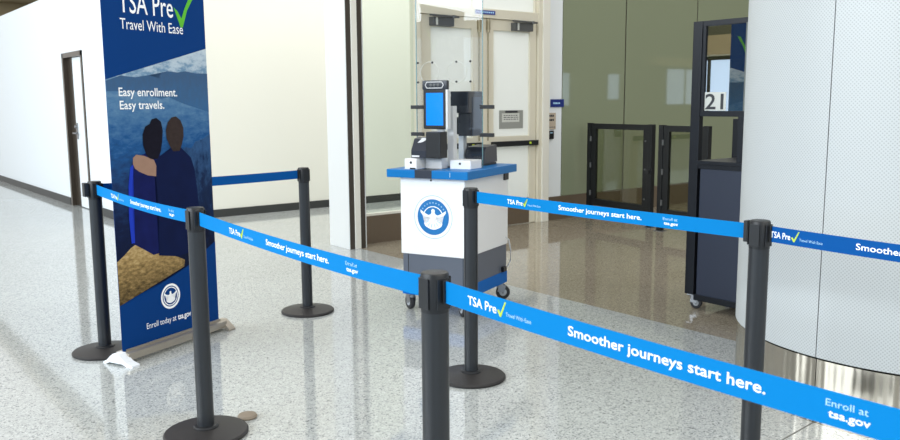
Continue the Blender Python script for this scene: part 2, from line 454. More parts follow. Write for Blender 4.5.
# glazed facade -----------------------------------------------------------
pil = thing('pillar', (4.23, 7.09, 0), 0, 'stainless steel clad pillar end at the left edge of the glass partition', 'pillar')
MB().span((0, -.165, 0), (.20, .215, 3.7), .004).build('steel_cladding', M['steel'], pil)
mb = MB(); mb.span((.006, -.172, 0), (.058, -.1645, 3.7)); mb.build('shadow_gap_strip', M['bronze'], pil)  # dark strips beside the mullion painted in for shadow gaps
mb = MB(); mb.span((.122, -.172, 0), (.182, -.1645, 3.7)); mb.build('shadow_gap_strip', M['bronze'], pil)
MB().span((.058, -.185, 0), (.122, -.1645, 3.7), .004).build('mullion', M['frame_light'], pil)

w1 = thing('window_1', (0, 0, 0), 0, kind='structure')
MB().span((4.43, FY - .006, .30), (5.17, FY + .006, 3.7)).build('pane', M['glass'], w1)
MB().span((4.43, FY - .03, 0), (5.17, FY + .03, .285), .003).build('sill_panel', M['brown_base'], w1)
MB().span((4.43, FY - .03, .285), (5.17, FY + .03, .31), .003).build('sill_rail', M['frame_light'], w1)

# door frame: jambs, head, transom
df = thing('trim_3', (0, 0, 0), 0, kind='structure')
mb = MB()
mb.span((5.17, FY - .06, 0), (5.22, FY + .06, 3.7), .004)
mb.span((6.93, FY - .06, 0), (6.99, FY + .06, 3.7), .004)
mb.span((5.22, FY - .055, 2.345), (6.93, FY + .055, 2.445), .004)
mb.build('door_frame', M['frame'], df)
mb = MB(); mb.span((6.99, FY - .075, 0), (7.10, FY + .06, 3.7), .006); mb.build('jamb', M['frame_light'], df)
MB().span((7.10, FY - .04, 2.35), (7.135, FY + .03, 2.52), .004).build('bracket', M['frame'], df)
w2 = thing('window_2', (0, 0, 0), 0, kind='structure')
MB().span((5.22, FY - .006, 2.445), (6.93, FY + .006, 3.7)).build('pane', M['film_glass'], w2)
mb = MB(); mb.span((6.89, FY - .03, 2.445), (6.93, FY + .03, 3.7)); mb.span((5.93, FY - .03, 2.445), (5.97, FY + .03, 3.7)); mb.build('mullion', M['frame'], w2)

def glass_door(n, x0, x1, gx0, gx1, closer_x):
    d = thing('door_%d' % n, (0, 0, 0), 0, kind='structure')
    y0, y1 = FY - .025, FY + .025
    mb = MB()
    mb.span((x0, y0, .008), (gx0, y1, 2.34), .003); mb.span((gx1, y0, .008), (x1, y1, 2.34), .003)
    mb.span((gx0, y0, 2.22), (gx1, y1, 2.34), .002); mb.span((gx0, y0, .95), (gx1, y1, 1.04), .002)
    mb.build('stiles', M['frame'], d)
    MB().span((gx0, y0 - .004, .008), (gx1, y1 + .004, .305), .002).build('kick_panel', M['brown_base'], d)
    MB().span((gx0, FY - .005, 1.04), (gx1, FY + .005, 2.22)).build('pane', M['film_glass'], d)
    MB().span((gx0, FY - .005, .305), (gx1, FY + .005, .95)).build('pane', M['film_glass'], d)
    mb = MB(); mb.span((gx0 - .05, y0 - .055, .925), (gx1 + .10, y0 - .02, .985), .006)
    mb.span((gx0 - .04, y0 - .03, .93), (gx0 + .03, y0 + .005, .98)); mb.span((gx1 + .02, y0 - .03, .93), (gx1 + .09, y0 + .005, .98))
    pb = mb.build('push_bar', M['black2'], d)
    MB().span((gx1 - .05, y0 - .059, .945), (gx1 - .02, y0 - .052, .968)).build('label', M['yellow_green'], pb)
    mb = MB(); mb.span((closer_x - .02, y0 - .075, 2.225), (closer_x + .26, y0, 2.315), .006)
    cl = mb.build('door_closer', M['grey_closer'], d)
    MB().span((closer_x + .015, y0 - .078, 2.232), (closer_x + .04, y0 - .07, 2.308)).build('end_plate', M['notice_light'], cl)
    mb = MB(); mb.box((closer_x + .12, y0 - .09, 2.325), (.42, .025, .02), .004, rz=.12); mb.cyl((closer_x + .25, y0 - .08, 2.31), (closer_x + .25, y0 - .08, 2.34), .02)
    mb.build('closer_arm', M['grey_closer'], cl)
    return d
dl = glass_door(2, 5.235, 6.095, 5.38, 5.95, 5.38)
dr = glass_door(3, 6.105, 6.92, 6.26, 6.82, 6.54)
for d, x in ((dl, 6.04), (dr, 6.17)):
    mb = MB(); mb.cyl((x, FY - .04, 2.19), (x, FY - .04, 2.34), .018); mb.span((x - .022, FY - .05, 2.22), (x + .022, FY - .02, 2.32), .004)
    mb.build('top_bolt', M['brass'], d)
    mb = MB(); mb.cyl((x, FY - .034, 1.0), (x, FY - .034, 2.2), .008); mb.build('bolt_rod', M['brass'], d)
# notice on the right-hand leaf
fpl = lambda u, v, w: (u, FY - .007 - w, v)
nt_ = MB().span((6.36, FY - .012, 1.125), (6.73, FY - .0055, 1.335), .001).build('notice', M['notice'], dr)
mb = MB(); mb.span((6.40, FY - .013, 1.20), (6.67, FY - .0118, 1.30)); mb.build('notice_sheet', M['notice_light'], nt_)
mb = MB(); mb.span((6.45, FY - .0145, 1.305), (6.64, FY - .0118, 1.33))
for k in range(3):
    x = 6.425
    while x < 6.63:
        l = random.uniform(.02, .045); mb.span((x, FY - .0138, 1.272 - .022 * k), (min(x + l, 6.65), FY - .0128, 1.28 - .022 * k)); x += l + .012
mb.build('notice_print', M['dark_ink'], nt_)

# violet-blue number plate on the door head
ps = MB().span((5.965, FY - .066, 2.382), (6.25, FY - .056, 2.425), .002).build('frame_label', M['violet_sign'])
tag(ps, 'small violet-blue label strip on the cream head above the double doors', 'sign')
mb = MB()
for k in range(7): mb.span((6.03 + .03 * k, FY - .0675, 2.396), (6.048 + .03 * k, FY - .0658, 2.412))
mb.build('lettering', M['pale_ink'], ps)

# pale wall strip between the doors and the olive glass, with signs
struct('wall_front', MB().span((7.10, FY - .02, 0), (7.36, FY + .14, 3.7)), M['wall_cool'])
struct('trim_4', MB().span((7.10, FY - .035, 0), (7.37, FY - .02, .285)), M['brown_base'])
bs = MB().span((7.165, FY - .036, 1.365), (7.385, FY - .020, 1.458), .003).build('door_plaque', M['navy_sign'])
tag(bs, 'small navy blue plaque on the pale wall strip right of the double doors', 'sign')
mb = MB(); x = 7.20
for l in (.022, .014, .02, .012, .022): mb.span((x, FY - .0375, 1.402), (x + l, FY - .0358, 1.42)); x += l + .006
mb.build('lettering', M['pale_ink'], bs)
rs = MB().span((7.112, FY - .034, 1.10), (7.25, FY - .020, 1.297), .003).build('room_sign', M['room_sign'])
tag(rs, 'tan room sign with dark lettering, on the wall strip above the black card reader', 'sign')
mb = MB()
for z, ls in ((1.262, (.03, .024, .02)), (1.212, (.026, .03, .02)), (1.135, (.04, .03, .03))):
    x = 7.128
    for l in ls: mb.span((x, FY - .0355, z - .012), (x + l, FY - .0338, z + (.012 if z > 1.2 else -.004))); x += l + .006
mb.build('lettering', M['dark_ink'], rs)
cr = thing('wall_card_reader', (7.15, FY - .02, 1.035), 0, 'black wall card reader below the tan room sign beside the doors', 'card reader')
MB().span((-.035, -.03, -.05), (.055, 0, .05), .006).build('housing', M['black2'], cr)
MB().span((-.01, -.0325, .02), (.03, -.0295, .03), .001).build('indicator', M['pale_ink'], cr)
# olive back-painted glass wall in three bays
seams = [7.36, 8.52, 10.03, 11.54, 13.05]
for i in range(4):
    a, b = seams[i], seams[i + 1]
    w = thing('window_%d' % (3 + i), (0, 0, 0), 0, kind='structure')
    MB().span((a + .012, FY - .02, .285), (b - .012, FY, 3.7)).build('pane', M['olive_glass'], w)
    MB().span((a + .003, FY - .03, 0), (b - .003, FY, .283), .002).build('sill_panel', M['brown_base'], w)
    MB().span((b - .012, FY - .012, .285), (b + .012, FY + .01, 3.7)).build('seam', M['bronze'], w)
struct('wall_front', MB().span((7.36, FY + .012, 0), (13.1, FY + .14, 3.7)), M['olive_wall'])

# thin joint in the floor running up to the column seam
struct('trim_5', MB().box((2.75, 1.735, .0004), (1.46, .007, .0012), rz=.06), M['joint'])

# ------------------------------------------------------------------ round column
CC = (4.320, 1.71); CR = .855
colm = thing('column', (CC[0], CC[1], 0), 0, 'large round column clad in perforated white metal over a stainless base', 'column')
MB().cyl((0, 0, 0), (0, 0, 3.95), CR - .03, 64).build('core', M['core'], colm, 40)
for k in range(6):
    a0 = math.radians(175.3 + 60 * k + .14); a1 = math.radians(175.3 + 60 * (k + 1) - .14)
    MB().arc((0, 0), CR - .02, CR, .303, 3.95, a0, a1, 32).build('cladding_panel', M['perf'], colm, 30)
    MB().arc((0, 0), CR - .026, CR - .008, 0, .293, a0, a1, 32).build('steel_base', M['steel_base'], colm, 30)

# ------------------------------------------------------------------ queue posts
def stanchion(label):
    t = thing('stanchion', (0, 0, 0), 0, label, 'barrier post', 'black barrier posts of the queue lane')
    MB().lathe([(0, 0), (.176, 0), (.18, .004), (.18, .012), (.174, .018), (.12, .026), (.06, .034), (.05, .036), (0, .036)], n=56).build('base', M['base_black'], t, 35)
    MB().lathe([(.054, .033), (.054, .038), (.048, .044), (.036, .046)], n=40).build('collar', M['black2'], t, 35)
    MB().cyl((0, 0, .03), (0, 0, .90), .0358, 36).build('post', M['black'], t, 40)
    mb = MB(); mb.lathe([(0, .897), (.0362, .897), (.0366, .90), (.0366, .994), (.034, .999), (.03, 1.0), (.0, .9995)], n=36)
    h = mb.build('belt_head', M['black2'], t, 40)
    for k in range(4):
        mb = MB(); a = k * PI / 2
        mb.box((.0362 * math.cos(a), .0362 * math.sin(a), .9475), (.003, .040, .080), .001, rz=a)
        mb.build('belt_slot', M['black2'], h)
    return t
posts = dict(
    A=(1.337, 4.935, 'black barrier post standing just left of the tall blue banner'),
    B=(1.314, 3.383, 'black barrier post in front of the right edge of the tall banner'),
    C=(1.266, 1.662, 'black barrier post nearest the camera at bottom centre, its base out of view'),
    D=(2.689, 3.222, 'black barrier post standing right in front of the white kiosk'),
    E=(2.712, 5.016, 'black barrier post by the white back wall, between the banner and the steel pillar'),
    F=(2.730, 1.635, 'black barrier post in front of the white round column'),
)
proto = None
for k, (x, y, lb) in posts.items():
    if proto is None: proto = stanchion(lb); o = proto
    else: o = copy_tree(proto); o['label'] = lb
    o.location = (x, y, 0)

# the stowed belt end on the free side of the post left of the banner
MB().span((-.062, -.024, .915), (-.0395, .024, .993), .004).build('belt_end', M['black2'], proto)

# ------------------------------------------------------------------ belts
def belt(p, q, label, shift=None, sag=.014, m='belt', z0=.9555, gap0=.0445, gap1=.0445, flange=False, rep=1):
    """webbing from post p to post q; the lettered side faces -X (left of travel)"""
    p = Vector((p[0], p[1], z0)); q = Vector((q[0], q[1], z0)); L = (q - p).length
    t = (q - p).normalized(); nrm = Vector((t.y, -t.x, 0))
    if nrm.x > 0: nrm = -nrm
    def f(u, v, w):           # u along the belt, v up from its middle, w off its face
        k = u / L
        c = p + t * u + nrm * (w + .0008); c.z += v - 4 * sag * k * (1 - k)
        return tuple(c)
    n = 40; hw = .0285
    us = [gap0 + (L - gap0 - gap1) * i / n for i in range(n + 1)]
    mb = MB(); b = mb.bm; rows = []
    for u in us: rows.append([b.verts.new(f(u, v, w)) for v, w in ((-hw, 0), (hw, 0), (hw, -.0016), (-hw, -.0016))])
    for A, B_ in zip(rows, rows[1:]):
        for j in range(4): b.faces.new((A[j], A[(j + 1) % 4], B_[(j + 1) % 4], B_[j]))
    b.faces.new(rows[0][::-1]); b.faces.new(rows[-1])
    bmesh.ops.recalc_face_normals(b, faces=b.faces)
    o = mb.build('barrier_belt', M[m])
    tag(o, label, 'barrier belt', 'blue belts of the queue lane')
    rz = math.atan2(t.y, t.x)
    MB().box(f(gap0 - .0, 0, -.001), (.006, .014, .060), .001, rz=rz).build('belt_mouth', M['black2'], o)
    if gap1 > 0: MB().box(f(L - gap1 - (.005 if flange else 0), 0, -.001), (.015 if flange else .007, .030 if flange else .012, .078 if flange else .060), .001, rz=rz).build('belt_clip', M['black2'], o)
    if shift is not None:
        d = shift
        def phrase(name, m, *a, **k):
            mb = MB(); add_text(mb, *a, **k); return mb.build(name, M[m], o)
        phrase('lettering', 'white_ink', 'TSA Pre', max(d, .043), d + .105, -.011, .022, f, bold=.012)
        MB().flat([(d + .108, -.002), (d + .113, .001), (d + .119, -.008), (d + .134, .022), (d + .138, .022), (d + .121, -.016), (d + .117, -.016)], f, .0008).build('tick_mark', M['yellow_green'], o)
        phrase('small_lettering', 'pale_ink', 'Travel With Ease', d + .138, d + .222, -.010, .0095, f)
        phrase('lettering', 'white_ink', 'Smoother journeys start here.', d + .335, d + .795, -.008, .021, f, bold=.012)
        phrase('small_lettering', 'pale_ink', 'Enroll at', d + .90, d + .968, .004, .0115, f)
        phrase('lettering', 'white_ink', 'tsa.gov', d + .905, d + .972, -.014, .0125, f, bold=.016)
    return o
P = {k: v[:2] for k, v in posts.items()}
belt(P['A'], P['B'], 'bright blue lettered belt crossing in front of the tall banner', .325)
belt(P['B'], P['C'], 'bright blue lettered belt from the banner post down to the nearest post', .365)
belt(P['C'], (1.262, -.12), 'wide blue lettered belt in the foreground, running off the lower right', .135, gap1=0)
belt(P['D'], P['F'], 'blue lettered belt from the kiosk post to the post by the column', .268, sag=.003, flange=True)
belt(P['F'], (2.745, -.12), 'blue lettered belt passing in front of the white round column', .013, m='belt_dark', gap1=0)  # shade on this belt is put into the darker blue
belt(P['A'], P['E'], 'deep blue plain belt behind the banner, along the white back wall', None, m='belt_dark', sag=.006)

# taupe foot pad showing behind the base of post B
mb = MB(); mb.lathe([(0, 0), (.037, 0), (.041, .006), (.036, .015), (.02, .02), (0, .02)], (0, 0, 0), 28)
for v in mb.bm.verts: v.co *= 1.1
w_ = mb.build('floor_wedge', M['taupe'], None, 40)
w_.location = (1.537, 3.449, 0); w_.rotation_euler = (0, 0, 1.85)
tag(w_, 'small taupe rounded wedge on the floor touching the base of the post before the banner', 'wedge')

# ------------------------------------------------------------------ banner stand
BW = .762
bn = thing('banner_stand', (1.35, 4.65, 0), math.atan2(.415, .91), 'tall blue roll-up banner stand with white lettering and a printed couple', 'banner')
mb = MB(); mb.span((-.005, -.055, .018), (BW + .02, .05, .062), .012); mb.build('cassette', M['alu'], bn, 40)
mb = MB(); mb.span((.02, -.012, .06), (BW + .01, .012, .072), .003); mb.build('slot_rail', M['alu'], bn)
def foot(x, m, b=.125):
    mb = MB()
    b2_ = min(b, .098)
    prof = [(-b, 0), (-.08, 0), (-.05, .012), (.05, .012), (.08, 0), (b2_, 0), (b2_, .010), (.07, .024), (.04, .050), (.02, .064), (-.02, .064), (-.04, .050), (-.075, .024), (-b, .010)]
    mb.flat(prof, lambda u, v, w: (x + w, u, v), .055)
    return mb.build('foot', m, bn)
foot(-.05, M['foot']); foot(BW + .0, M['alu'], .09)
mb = MB(); mb.cyl((BW / 2, .03, .05), (BW / 2, .03, 2.27), .011); mb.build('support_pole', M['alu'], bn)
MB().span((0, -.012, 2.25), (BW, .012, 2.28), .004).build('top_rail', M['alu'], bn)
MB().span((0, -.001, .068), (BW, .001, 2.26)).build('print_panel', M['banner_blue'], bn)
lay = [0]
def fb(k): return lambda u, v, w: (u, -.001 - .0007 * k - w, v)
def ply(name, pts, m, k): return MB().flat(pts, fb(k), .0005).build(name, M[m], bn)
ply('printed_canyon', [(0, 1.562), (BW, 1.762), (BW, .50), (0, .33)], 'p_canyon', 1)
ply('printed_far_cliff', [(0, 1.555), (.10, 1.585), (.20, 1.578), (.30, 1.592), (.377, 1.575), (.383, 1.60), (.41, 1.612), (.44, 1.618), (.52, 1.613), (.58, 1.622), (.66, 1.612), (BW, 1.612), (BW, 1.38), (.56, 1.43), (.44, 1.47), (.38, 1.46), (.2, 1.50), (0, 1.50)], 'p_cliff', 2)
ply('printed_near_cliff', [(.44, 1.02), (.50, 1.13), (.55, 1.175), (.60, 1.165), (.635, 1.205), (.69, 1.215), (BW, 1.245), (BW, .56), (.60, .52), (.50, .50)], 'p_near', 2)
ply('printed_rock', [(0, .572), (.05, .60), (.10, .635), (.14, .652), (.18, .635), (.22, .606), (.30, .565), (.40, .545), (.46, .52), (.5, .50), (.49, .46), (0, .325)], 'p_rock', 3)
ply('printed_blue_field', [(0, .06), (BW, .06), (BW, .575), (.55, .47), (.44, .43), (.2, .365), (0, .322)], 'banner_blue', 4)
ply('printed_dark_shirt', [(.11, .66), (.105, .80), (.115, .98), (.135, 1.085), (.17, 1.135), (.24, 1.155), (.27, 1.17), (.34, 1.16), (.36, 1.10), (.36, .58), (.26, .57), (.18, .62)], 'p_shirt_l', 4)
ply('printed_blue_rim', [(.106, .66), (.098, .80), (.108, .98), (.128, 1.085), (.15, 1.10), (.135, .98), (.128, .80), (.13, .66)], 'p_rim', 5)
ply('printed_navy_shirt', [(.30, .56), (.315, .80), (.31, 1.0), (.30, 1.10), (.35, 1.135), (.42, 1.165), (.45, 1.185), (.50, 1.185), (.53, 1.155), (.59, 1.11), (.615, 1.04), (.63, .90), (.64, .70), (.62, .55), (.45, .53)], 'p_shirt_r', 5)
ply('printed_hair', [(.245, 1.15), (.228, 1.20), (.228, 1.26), (.25, 1.305), (.285, 1.32), (.30, 1.345), (.335, 1.352), (.368, 1.33), (.378, 1.28), (.37, 1.22), (.355, 1.16), (.33, 1.12), (.27, 1.12)], 'p_hair', 6)
ply('printed_brown_hair', [(.425, 1.19), (.405, 1.23), (.402, 1.28), (.42, 1.325), (.45, 1.352), (.485, 1.358), (.52, 1.335), (.54, 1.29), (.538, 1.24), (.52, 1.19), (.50, 1.155), (.45, 1.155)], 'p_hair2', 6)
ply('printed_arm', [(.148, 1.10), (.15, 1.135), (.175, 1.152), (.23, 1.142), (.30, 1.115), (.315, 1.08), (.31, 1.02), (.25, 1.03), (.19, 1.055), (.16, 1.075)], 'p_skin', 6)
f = fb(1)
for body, u0, u1, v0, cap, k, bold in (('TSA Pre', .117, .508, 1.925, .118, 1, .004), ('Travel With Ease', .119, .579, 1.836, .058, 1, 0), ('Easy enrollment.', .081, .506, 1.475, .046, 3, .012),
                                       ('Easy travels.', .083, .401, 1.404, .046, 3, .012), ('Enroll today at', .178, .405, .150, .034, 5, 0), ('tsa.gov', .418, .525, .150, .034, 5, .022)):
    mb = MB(); add_text(mb, body, u0, u1, v0, cap, fb(k), bold=bold); mb.build('lettering', M['white_ink'], bn)
MB().flat([(.515, 1.985), (.545, 1.965), (.572, 1.925), (.60, 1.985), (.655, 2.075), (.69, 2.075), (.62, 1.975), (.580, 1.875), (.562, 1.875)], f, .0008).build('tick_mark', M['green_ink'], bn)
mb = MB(); mb.ring((.370, .304), .062, .075, fb(5)); mb.ring((.370, .304), .050, .056, fb(5)); eagle(mb, (.370, .304), .062, fb(5), 0)
mb.build('eagle_seal', M['white_ink'], bn)

# ------------------------------------------------------------------ kiosk
KL, KR = (3.608, 4.522, 0), math.atan2(-.9207, .3903)
ks = thing('kiosk', KL, KR, 'white rolling kiosk with a slate grey lower cabinet, blue countertop edge and round eagle seal', 'kiosk')
mb = MB(); mb.span((-.232, -.292, .20), (.245, .37, .405), .004); mb.build('lower_cabinet', M['kiosk_grey'], ks)
mb = MB(); mb.span((-.240, -.30, .405), (.252, .378, .93), .004); mb.build('upper_cabinet', M['kiosk_white'], ks)
for x_ in (-.19, .235): MB().span((x_ - .002, -.2935, .20), (x_ + .002, -.2915, .405)).build('panel_seam', M['black2'], ks)
mb = MB(); mb.span((-.238, -.298, .118), (.25, .376, .205), .006); mb.build('bumper', M['bumper'], ks)
ct = MB().span((-.318, -.352, .93), (.302, .425, .985), .006).build('countertop', M['kiosk_blue'], ks)
MB().span((-.095, -.3535, .9305), (.035, -.10, .9855), .001).build('dark_inlay', M['navy'], ct)
MB().span((.17, -.354, .945), (.174, -.3515, .975)).build('edge_joint', M['seal_pale'], ct)
fk = lambda u, v, w: (u, -.3003 - w, v)
sc_ = (.014, .668)
sl = MB().ring(sc_, 0.0, .121, fk, thick=.0004).build('eagle_seal', M['seal_blue'], ks)
MB().ring(sc_, .143, .147, fk, thick=.0004).build('seal_rim', M['seal_pale'], sl)
mb = MB(); eagle(mb, (sc_[0], sc_[1] - .004), .122, fk, .0006); mb.build('seal_eagle', M['white_ink'], sl)
MB().ring((sc_[0], sc_[1] - .006), .074, .080, fk, n=30, thick=.0005, a0=math.radians(22), a1=math.radians(158)).build('seal_arc', M['white_ink'], sl)
mb = MB()
for k in range(9):
    a = math.radians(35 + 110 * k / 8); mb.ring(sc_, .093, .101, fk, n=2, thick=.0009, a0=a - .04, a1=a + .04)
mb.build('seal_lettering', M['seal_pale'], sl)
mb = MB()
for a in (205, 230, 255, 285, 310, 335):
    t = math.radians(a); cx, cz = sc_[0], sc_[1] - .012; u = (math.cos(t), math.sin(t)); n_ = (-u[1] * .0022, u[0] * .0022)
    mb.flat([(cx + u[0] * .035 + n_[0], cz + u[1] * .035 + n_[1]), (cx + u[0] * .064 + n_[0], cz + u[1] * .064 + n_[1]), (cx + u[0] * .064 - n_[0], cz + u[1] * .064 - n_[1]), (cx + u[0] * .035 - n_[0], cz + u[1] * .035 - n_[1])], lambda a_, b_, w: fk(a_, b_, w + .0010), .0003)
mb.build('seal_feathers', M['seal_pale'], sl)
MB().lathe([(0, 0), (.007, 0), (.006, .004), (0, .005)], (.0, -.30, .915), 16, (0, -1, 0)).build('lock', M['black2'], ks)
MB().span((.2515, .30, .875), (.262, .372, .925), .003).build('side_latch', M['black2'], ks)
mb = MB(); mb.tube([(.256, .33, .46), (.275, .345, .44), (.285, .36, .36), (.282, .36, .28), (.262, .35, .235)], .005); mb.build('power_cable', M['shell'], ks, 40)
mb = MB(); mb.span((.246, .28, .21), (.268, .33, .245), .003); mb.build('power_inlet', M['black2'], ks)
def castor(x, y, rz, parent, r=.052, wm='wheel', top=.118):
    c = thing_part = bpy.data.objects.new('castor', None)
    me = MB()
    me.span((-.032, -.032, top - .008), (.032, .032, top), .002)
    me.cyl((0, 0, top - .03), (0, 0, top - .006), .02)
    for s in (-1, 1): me.box((.018, s * .022, (top - .02 + r) / 2 + .006), (.05, .004, top - r - .008), .001, ry=.25)
    bpy.data.objects.remove(c)
    o = me.build('castor', M['chrome'] if wm == 'wheel' else M['black2'], parent)
    o.location = (x, y, 0); o.rotation_euler = (0, 0, rz)
    w = MB(); w.lathe([(r - .016, -.016), (r - .004, -.015), (r, -.008), (r, .008), (r - .004, .015), (r - .016, .016)], (.028, 0, r), 36, (0, 1, 0)); w.build('tyre', M['tyre'], o, 35)
    w = MB(); w.lathe([(0, -.017), (r * .4, -.018), (r - .015, -.013), (r - .015, .013), (r * .4, .018), (0, .017)], (.028, 0, r), 30, (0, 1, 0)); w.build('wheel_disc', M[wm], o, 35)
    w = MB(); w.cyl((.028, -.021, r), (.028, .021, r), .008); w.build('axle', M['tyre'], o)
    return o
castor(-.19, -.25, 2.6, ks); castor(.20, -.25, -.7, ks); castor(.215, .31, .5, ks); castor(-.2, .31, 2.9, ks)

# things on the kiosk's countertop (positions in the kiosk's own axes)
KM = Matrix.Translation(KL) @ Matrix.Rotation(KR, 4, 'Z')
def on_kiosk(name, x, y, label, cat, rz=0.0, group=None, z=.985):
    p = KM @ Vector((x, y, z))
    return thing(name, p, KR + rz, label, cat, group)
fs = on_kiosk('face_scanner', -.042, -.165, 'upright tablet face scanner with glowing blue screen and black camera bar, on the kiosk', 'face scanner')
mb = MB(); mb.span((-.092, 0, .265), (.092, .028, .575), .012); mb.build('tablet_body', M['black2'], fs, 40)
mb = MB(); mb.span((-.084, -.004, .272), (.084, .001, .525), .002); mb.build('bezel', M['black2'], fs)
MB().span((-.066, -.0055, .29), (.066, -.0035, .508)).build('screen', M['screen'], fs)
mb = MB(); mb.span((-.096, -.006, .528), (.096, .03, .592), .010); cmv = mb.build('camera_bar', M['device'], fs, 40)
ff = lambda u, v, w: (u, -.0062 - w, v)
mb = MB()
hexp = [(-.07, .56), (-.058, .58), (.058, .58), (.07, .56), (.058, .54), (-.058, .54)]
for i in range(6):
    (x0, z0), (x1, z1) = hexp[i], hexp[(i + 1) % 6]
    mb.tube([ff(x0, z0, 0), ff(x1, z1, 0)], .0032, 6)
mb.build('outline_trim', M['shell'], cmv)
for x in (-.026, .0, .028): MB().lathe([(0, 0), (.011, 0), (.010, .003), (.004, .004), (0, .003)], ff(x, .56, 0), 20, (0, -1, 0)).build('camera_lens', M['grey_closer'], cmv, 40)
mb = MB(); mb.span((.084, -.003, .265), (.100, .04, .53), .003); mb.build('side_trim', M['shell'], fs)
mb = MB(); mb.span((-.062, -.03, .0), (.065, .055, .072), .004); mb.build('stand_base', M['shell'], fs); MB().span((.0, .029, .072), (.05, .055, .30), .003).build('stand', M['shell'], fs)
rd = on_kiosk('document_reader', -.055, -.195, 'black document reader below the blue tablet screen on the kiosk', 'reader')
mb = MB()
mb.flat([(.075, .072), (.075, .12), (.03, .20), (-.018, .21), (-.018, .072)], lambda u, v, w: (-.115 + w, -u, v + .002), .114)
mb.build('reader_body', M['device'], rd)
mb = MB(); mb.span((.0, -.075, .074), (.112, .02, .25), .006); mb.build('reader_hood', M['black2'], rd)
mb = MB(); mb.lathe([(0, 0), (1, 0), (1, .003), (0, .003)], (0, 0, 0), 28)
for v in mb.bm.verts: v.co = Vector((-.055 + v.co.x * .036 + v.co.y * .004, -.034 - v.co.z + v.co.y * .010, .192 + v.co.y * .0155 + v.co.x * .006))
mb.build('reflection_oval', M['shell'], rd)  # pale oval painted in as a reflection on the reader
MB().span((-.11, -.0785, .08), (-.05, -.0745, .092), .001).build('status_label', M['shell'], rd)
bx = on_kiosk('riser_box', -.127, -.255, 'white low box at the left front of the kiosk counter, under the black reader', 'box')
MB().span((-.075, -.05, 0), (.018, .14, .071), .004).build('box_shell', M['kiosk_white'], bx)
MB().lathe([(0, 0), (.009, 0), (.007, .004), (0, .004)], (-.025, -.05, .045), 16, (0, -1, 0)).build('lock', M['tyre'], bx)
MB().span((-.03, -.056, .0), (.01, -.05, .01)).build('foot_strip', M['tyre'], bx)
b2 = on_kiosk('riser_box', .150, -.11, 'white low box on the right of the kiosk counter, before the dark scanner', 'box')
MB().span((-.075, -.06, 0), (.08, .105, .058), .004).build('box_shell', M['kiosk_white'], b2)
MB().lathe([(0, 0), (.008, 0), (.007, .004), (0, .004)], (-.0, -.06, .036), 16, (0, -1, 0)).build('lock', M['tyre'], b2)
mt = on_kiosk('mounting_post', .035, -.055, 'pale upright mounting slab behind the blue tablet on the kiosk', 'post')
MB().span((-.026, -.03, .010), (.022, .02, .42), .004).build('slab', M['shell'], mt); MB().span((-.03, -.034, 0), (.026, .04, .010), .002).build('foot_plate', M['chrome'], mt)
cb = on_kiosk('camera_housing', .0, .05, 'large dark navy camera housing right behind the blue tablet, on the kiosk', 'camera housing')
mb = MB(); mb.span((-.07, 0, .37), (.10, .22, .52), .006); mb.build('upper_housing', M['device'], cb)
mb = MB(); mb.span((-.0, .04, .21), (.10, .22, .37), .006); mb.build('lower_housing', M['device'], cb)
mb = MB(); mb.span((-.05, .06, .22), (-.0, .14, .34), .008); mb.cyl((-.02, .05, .30), (-.02, .06, .30), .03); mb.build('lens_unit', M['black2'], cb)
MB().span((-.055, -.003, .485), (-.035, .001, .503)).build('badge', M['shell'], cb)
MB().span((.098, .06, .21), (.104, .20, .48), .002).build('side_cover', M['device_lit'], cb)  # side lightened in colour to stand for plastic sheen
mb = MB(); mb.span((-.03, .10, 0), (.01, .15, .37), .003); mb.build('neck', M['shell'], cb)
sc2 = on_kiosk('passport_scanner', .082, .205, 'low dark blue-black scanner at the back right corner of the kiosk counter', 'scanner')
mb = MB()
mb.flat([(-.09, .015), (-.09, .10), (-.06, .13), (.11, .14), (.12, .02)], lambda u, v, w: (-.06 + w, u + .04, v), .15)
mb.build('scanner_body', M['device'], sc2)
MB().span((-.055, -.046, 0), (.085, .158, .016), .002).build('base_plate', M['black2'], sc2)
MB().span((-.02, -.053, .03), (.05, -.048, .042), .001).build('status_label', M['shell'], sc2)
# clear shield
sh = on_kiosk('acrylic_shield', -.03, .03, 'tall clear acrylic shield with round speak holes standing across the kiosk counter', 'shield')
MB().span((-.268, -.003, .0), (.25, .003, 1.30)).build('clear_panel', M['acrylic'], sh)
mb = MB(); mb.span((-.272, -.0035, .0), (-.2675, .0035, 1.30)); mb.span((.2495, -.0035, .0), (.253, .0035, 1.30)); mb.build('panel_edge', M['acrylic_edge'], sh)
for z in (.412, .222):
    for x0, x1 in ((-.315, -.215), (.235, .335)):
        MB().span((x0, -.012, z - .013), (x1, .012, z + .013), .002).build('clamp_bar', M['black2'], sh)
for z in (.72, .585):
    for x in (-.255, -.138, .052, .16):
        MB().lathe([(0, 0), (.008, 0), (.007, .005), (0, .006)], (x, -.003, z), 14, (0, -1, 0)).build('bolt', M['tyre'], sh)
for x in (-.16, .055): MB().torus((x, -.003, .65), .075, .002, (0, 1, 0)).build('speak_hole', M['notice_light'], sh)

